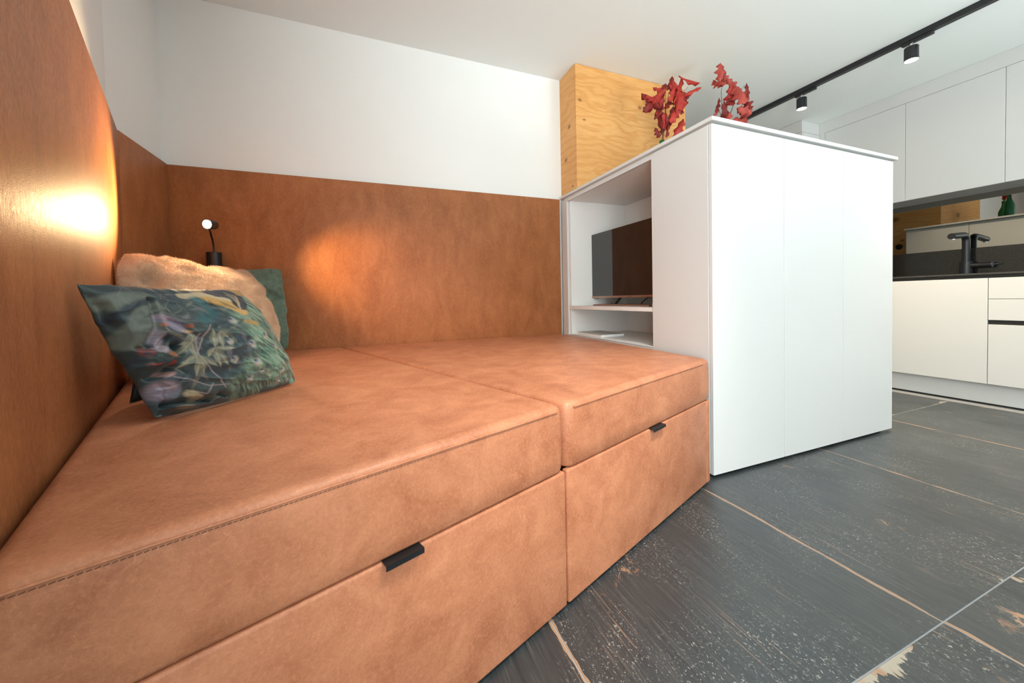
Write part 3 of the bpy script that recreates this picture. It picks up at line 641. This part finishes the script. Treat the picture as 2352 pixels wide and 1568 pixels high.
# front cushion with a printed peacock and foliage
# layout of the print on the cloth: image pixels of the motifs -> (s,t) of the fabric, fitted to this camera view
LS=[0.22246, -0.16153, 0.01522, -0.06188, 0.21857, 0.44012, 0.01771, 0.34111, -0.08462, 0.12386, 0.07049, 0.36621, 0.03665, -0.40552, 0.26432]
LT=[0.5512, 0.55044, 0.00267, 0.05576, -0.04997, 0.10202, 0.10861, -0.03878, 0.04303, 0.01071, 0.05044, 0.0146, 0.04134, 0.04925, -0.01017]
def U(x,y):
    x=(x-430)/250; y=(y-810)/170; m=[x**a*y**b for a in range(5) for b in range(5-a)]
    return (float(np.dot(LS,m)),float(np.dot(LT,m)))
def print_col(S,T):
    C=np.zeros(S.shape+(3,)); n1=fbm(S*7,T*7); n2=fbm(S*26+9,T*26)
    def over(mask,col,k=1.0):
        a=np.clip(mask,0,1)[...,None]*k; C[:]=C*(1-a)+np.array(col)*a
    def ell(cx,cy,rx,ry,rot=0,soft=.3):
        c,s=math.cos(rot),math.sin(rot); x=(S-cx)*c+(T-cy)*s; y=-(S-cx)*s+(T-cy)*c; d=np.sqrt((x/rx)**2+(y/ry)**2); return np.clip((1-d)/soft,0,1)
    def lens(a,b,w):
        ax,ay=a; dx,dy=b[0]-ax,b[1]-ay; L=math.hypot(dx,dy); u=((S-ax)*dx+(T-ay)*dy)/L/L; v=((S-ax)*-dy+(T-ay)*dx)/L
        e=w*np.sin(np.pi*np.clip(u,0,1)**.8)*(1+.06*np.sin(u*75)); return np.clip((e-np.abs(v))/.008,0,1)*((u>0)&(u<1)), v
    C[:]=np.array((.020,.046,.060)); over((n1-.40)*4,(.035,.058,.058),.8); over((n2-.55)*5,(.06,.09,.085),.35)
    # pale wedge leaves on the left
    for pts,w in (([U(215,700),U(262,690),U(325,682)],.055),([U(345,705),U(335,745),U(295,785)],.075),([U(280,705),U(300,690),U(340,690)],.05)):
        over(np.clip((w-poly_d(S,T,pts))/.02,0,1)*(.6+.5*n1),(.135,.170,.140),.9)
    over(np.clip((.03-poly_d(S,T,[U(235,742),U(300,705),U(345,688)]))/.02,0,1),(.012,.032,.050),.9)
    # green train of feathers over the right half
    gm=np.clip((S-.50+.30*(T-.5)+.35*(n1-.5))/.18,0,1); ang=S*.6+T
    st=fbm((S*.8-T*.6)*60,(S*.6+T*.8)*9,3); over(gm,(.062,.145,.110)); over(gm*np.clip((st-.45)*6,0,1),(.165,.29,.21),.85); over(gm*np.clip((.42-st)*7,0,1),(.018,.050,.045),.8)
    over(gm*np.clip((fbm((S-T*.5)*90,(S*.5+T)*12,2)-.62)*9,0,1),(.30,.37,.27),.6)
    # golden back and dark corner
    over(np.clip((.055-T+.06*(S-.6)+.03*(n1-.5))/.015,0,1)*np.clip((S-.15)/.3,0,1),(.40,.215,.060),.85)
    over(np.clip((.06-poly_d(S,T,[U(470,684),U(515,694),U(552,712)]))/.02,0,1),(.50,.30,.085),.95)
    over(np.clip((.03-poly_d(S,T,[U(415,680),U(470,676),U(520,688)]))/.014,0,1),(.50,.42,.27),.9)
    over(np.clip((.060-poly_d(S,T,[U(485,670),U(520,672),U(540,680),U(548,700)]))/.012,0,1),(.014,.024,.036),1)
    for k in range(4): over(np.clip((.008-poly_d(S,T,[U(518+6*k,672+6*k),U(538+3*k,682+7*k),U(548+2*k,700+5*k)]))/.006,0,1),(.42,.33,.20),.8)
    over(np.clip((.03-poly_d(S,T,[U(565,738),U(590,742)]))/.02,0,1),(.42,.27,.08),.9)
    over(np.clip((.05-poly_d(S,T,[U(455,690),U(490,715),U(470,735)]))/.03,0,1),(.02,.10,.115),.8)
    # peacock eyes
    for x,y,k in ((533,733,1.0),(606,768,1.0),(580,787,1.1),(628,793,.9),(528,781,.8),(537,823,.9),(588,829,1.1),(643,848,.9),(572,866,.9),(638,872,.8),(660,868,.7),(600,850,.6)):
        c=U(x,y); r=.036*k; over(ell(c[0]+.006,c[1]+.012,r*1.0,r*1.4,.5,.6),(.30,.35,.28),.85); over(ell(c[0]+.004,c[1]+.014,r*.8,r*1.05,.5,.5),(.36,.30,.26),.6)
        over(ell(c[0],c[1]-.004,r*.55,r*.62,0,.6),(.09,.15,.24),.95); over(ell(c[0]-.004,c[1]-.008,r*.30,r*.32,0,.5),(.014,.022,.05),1)
    # muted scattered foliage strokes between the big motifs
    rg=np.random.default_rng(21)
    for k in range(110):
        a=(rg.uniform(.12,.95),rg.uniform(.10,.98)); an=rg.uniform(0,6.28); L=rg.uniform(.05,.16); b=(a[0]+L*math.cos(an),a[1]+L*math.sin(an))
        mk,v=lens(a,b,rg.uniform(.008,.022)); cc=[(.10,.125,.10),(.17,.17,.12),(.04,.075,.085),(.015,.03,.04),(.14,.13,.16)][k%5]
        over(mk*(.5+.8*n2)*np.clip(1.25-gm*.9,0,1),cc,.55)
    for k in range(26):
        x0,y0=rg.uniform(.1,.9),rg.uniform(.1,.9); an=rg.uniform(0,6.28); pts=[(x0,y0),(x0+.07*math.cos(an),y0+.07*math.sin(an)),(x0+.14*math.cos(an+.5),y0+.14*math.sin(an+.5))]
        over(np.clip((.004-poly_d(S,T,pts))/.003,0,1),(.22,.20,.20),.45)
    # palmate leaves
    for ctr,tips in (((460,815),((402,848),(420,832),(448,868),(470,860),(503,842),(478,838))),((497,797),((540,800),(526,840),(508,845),(488,752),(480,820))),((445,785),((415,790),(412,815),(430,768),(452,830),(440,760))),((505,760),((530,775),(515,800)))):
        for tp in tips:
            a,b=U(*ctr),U(*tp); mk,v=lens(a,b,.024); over(mk*(.75+.4*n2),(.135,.155,.120),.9); over(mk*(v>0)*(.6+.6*n2),(.25,.25,.175),.55); over(mk*np.clip((.004-np.abs(v))/.003,0,1),(.34,.33,.24),.7)
    for pts in ([(455,812),(470,770),(484,745)],[(458,815),(452,780),(458,765)],[(400,865),(440,872),(480,885),(520,882)],[(478,838),(505,870),(515,890)],[(430,895),(470,905),(490,880)]):
        over(np.clip((.006-poly_d(S,T,[U(*p_) for p_ in pts]))/.004,0,1),(.30,.25,.26),.7)
    # lilac flowers with red hearts
    for x,y,rx,ry,rot,col in ((392,738,.085,.045,.7,(.20,.19,.26)),(408,752,.075,.035,.9,(.24,.22,.30)),(378,728,.05,.03,.6,(.26,.20,.24)),(362,775,.03,.085,.2,(.30,.28,.34)),(370,800,.03,.04,.3,(.32,.28,.32)),(382,893,.075,.085,.3,(.27,.22,.26)),(372,905,.05,.07,.2,(.20,.20,.26)),(405,905,.03,.06,.6,(.16,.20,.26)),(383,858,.045,.03,.2,(.34,.20,.18)),(440,905,.05,.035,.8,(.36,.32,.20)),(452,913,.04,.03,.5,(.40,.34,.21)),(345,925,.06,.02,.4,(.05,.10,.13)),(418,935,.06,.02,.2,(.18,.18,.13))):
        c=U(x,y); mk=ell(c[0],c[1],rx,ry,rot,.4); over(mk,col,.9); over(mk*np.clip((np.sin((S*math.sin(rot)-T*math.cos(rot))*260)-.3),0,1),(.07,.09,.15),.45)
    for x,y,rx,ry,col in ((333,808,.035,.045,(.23,.055,.045)),(333,812,.018,.022,(.05,.05,.08)),(400,828,.018,.035,(.36,.05,.04)),(436,748,.02,.02,(.32,.10,.05)),(430,760,.03,.02,(.50,.36,.18)),(376,745,.02,.02,(.32,.13,.08)),(385,815,.015,.035,(.30,.13,.06)),(348,838,.03,.012,(.22,.04,.04))):
        c=U(x,y); over(ell(c[0],c[1],rx,ry,.3,.5),col,.9)
    over(np.clip((T-.93)/.05,0,1)*np.clip((S-.55)/.2,0,1)*(n1>.45),(.012,.020,.026),.9)
    C*= (.86+.28*np.clip(fbm((S+T*.25)*160,T*30,2),0,1))[...,None]
    return C
def wrink(S,T):
    w=.011*(fbm(S*4,T*4)-.5)*2+.006*(1-np.abs(2*fbm(S*3+T*2,T*5-S*2,3)-1))**5-.004*(1-np.abs(2*fbm(S*5-T*3+7,T*4+S*2+3,3)-1))**6
    for pts,a,wd in (([(343,688),(355,715),(362,750),(345,790)],-.012,.020),([(343,688),(352,720),(366,760)],.007,.035),([(236,700),(245,725),(232,740)],-.010,.018),([(200,680),(215,720),(250,760)],-.008,.02),([(405,790),(412,815),(385,850),(345,868)],-.016,.018),([(330,840),(370,836),(405,815)],.012,.03),([(395,735),(420,745),(440,765)],-.006,.015),
                     ([(345,955),(385,925),(430,920),(480,918)],-.018,.018),([(360,945),(400,935),(440,938)],.012,.025),([(375,962),(410,950),(450,945)],-.012,.014),([(300,840),(345,835)],-.008,.02),([(320,800),(365,798),(380,775)],-.008,.016),([(480,918),(500,905),(520,910)],-.010,.015),([(420,680),(470,700),(520,705)],-.004,.02)):
        w=w+1.5*a*np.exp(-(poly_d(S,T,[U(*p_) for p_ in pts])/wd)**2)
    return w
PRT=N('printed_satin'); atn=PRT.n('ShaderNodeAttribute'); atn.attribute_name='print'
PRT.set(Base_Color=atn.outputs['Color'],Roughness=.42,Specular_IOR_Level=.45,Sheen_Weight=.12)
PRT.bump(PRT.noise(PRT.co(scale=(1,1,6)),600,2),.12,.0006)
po,pf,pb_,pn_,_=pillow('cushion',(-.541,1.010,.840),(-.352,1.345,.834),(-.217,1.384,.530),(-.455,1.080,.531),300,.075,.045,(.015,-.055,-.01,.0),wrink,PRT.m,None,print_col,p=2.4,corner=.02,edge=.022,seed=5)
tag(po,'dark teal satin cushion printed with peacock feathers and foliage, in front','cushion','loose cushions in the sofa corner')
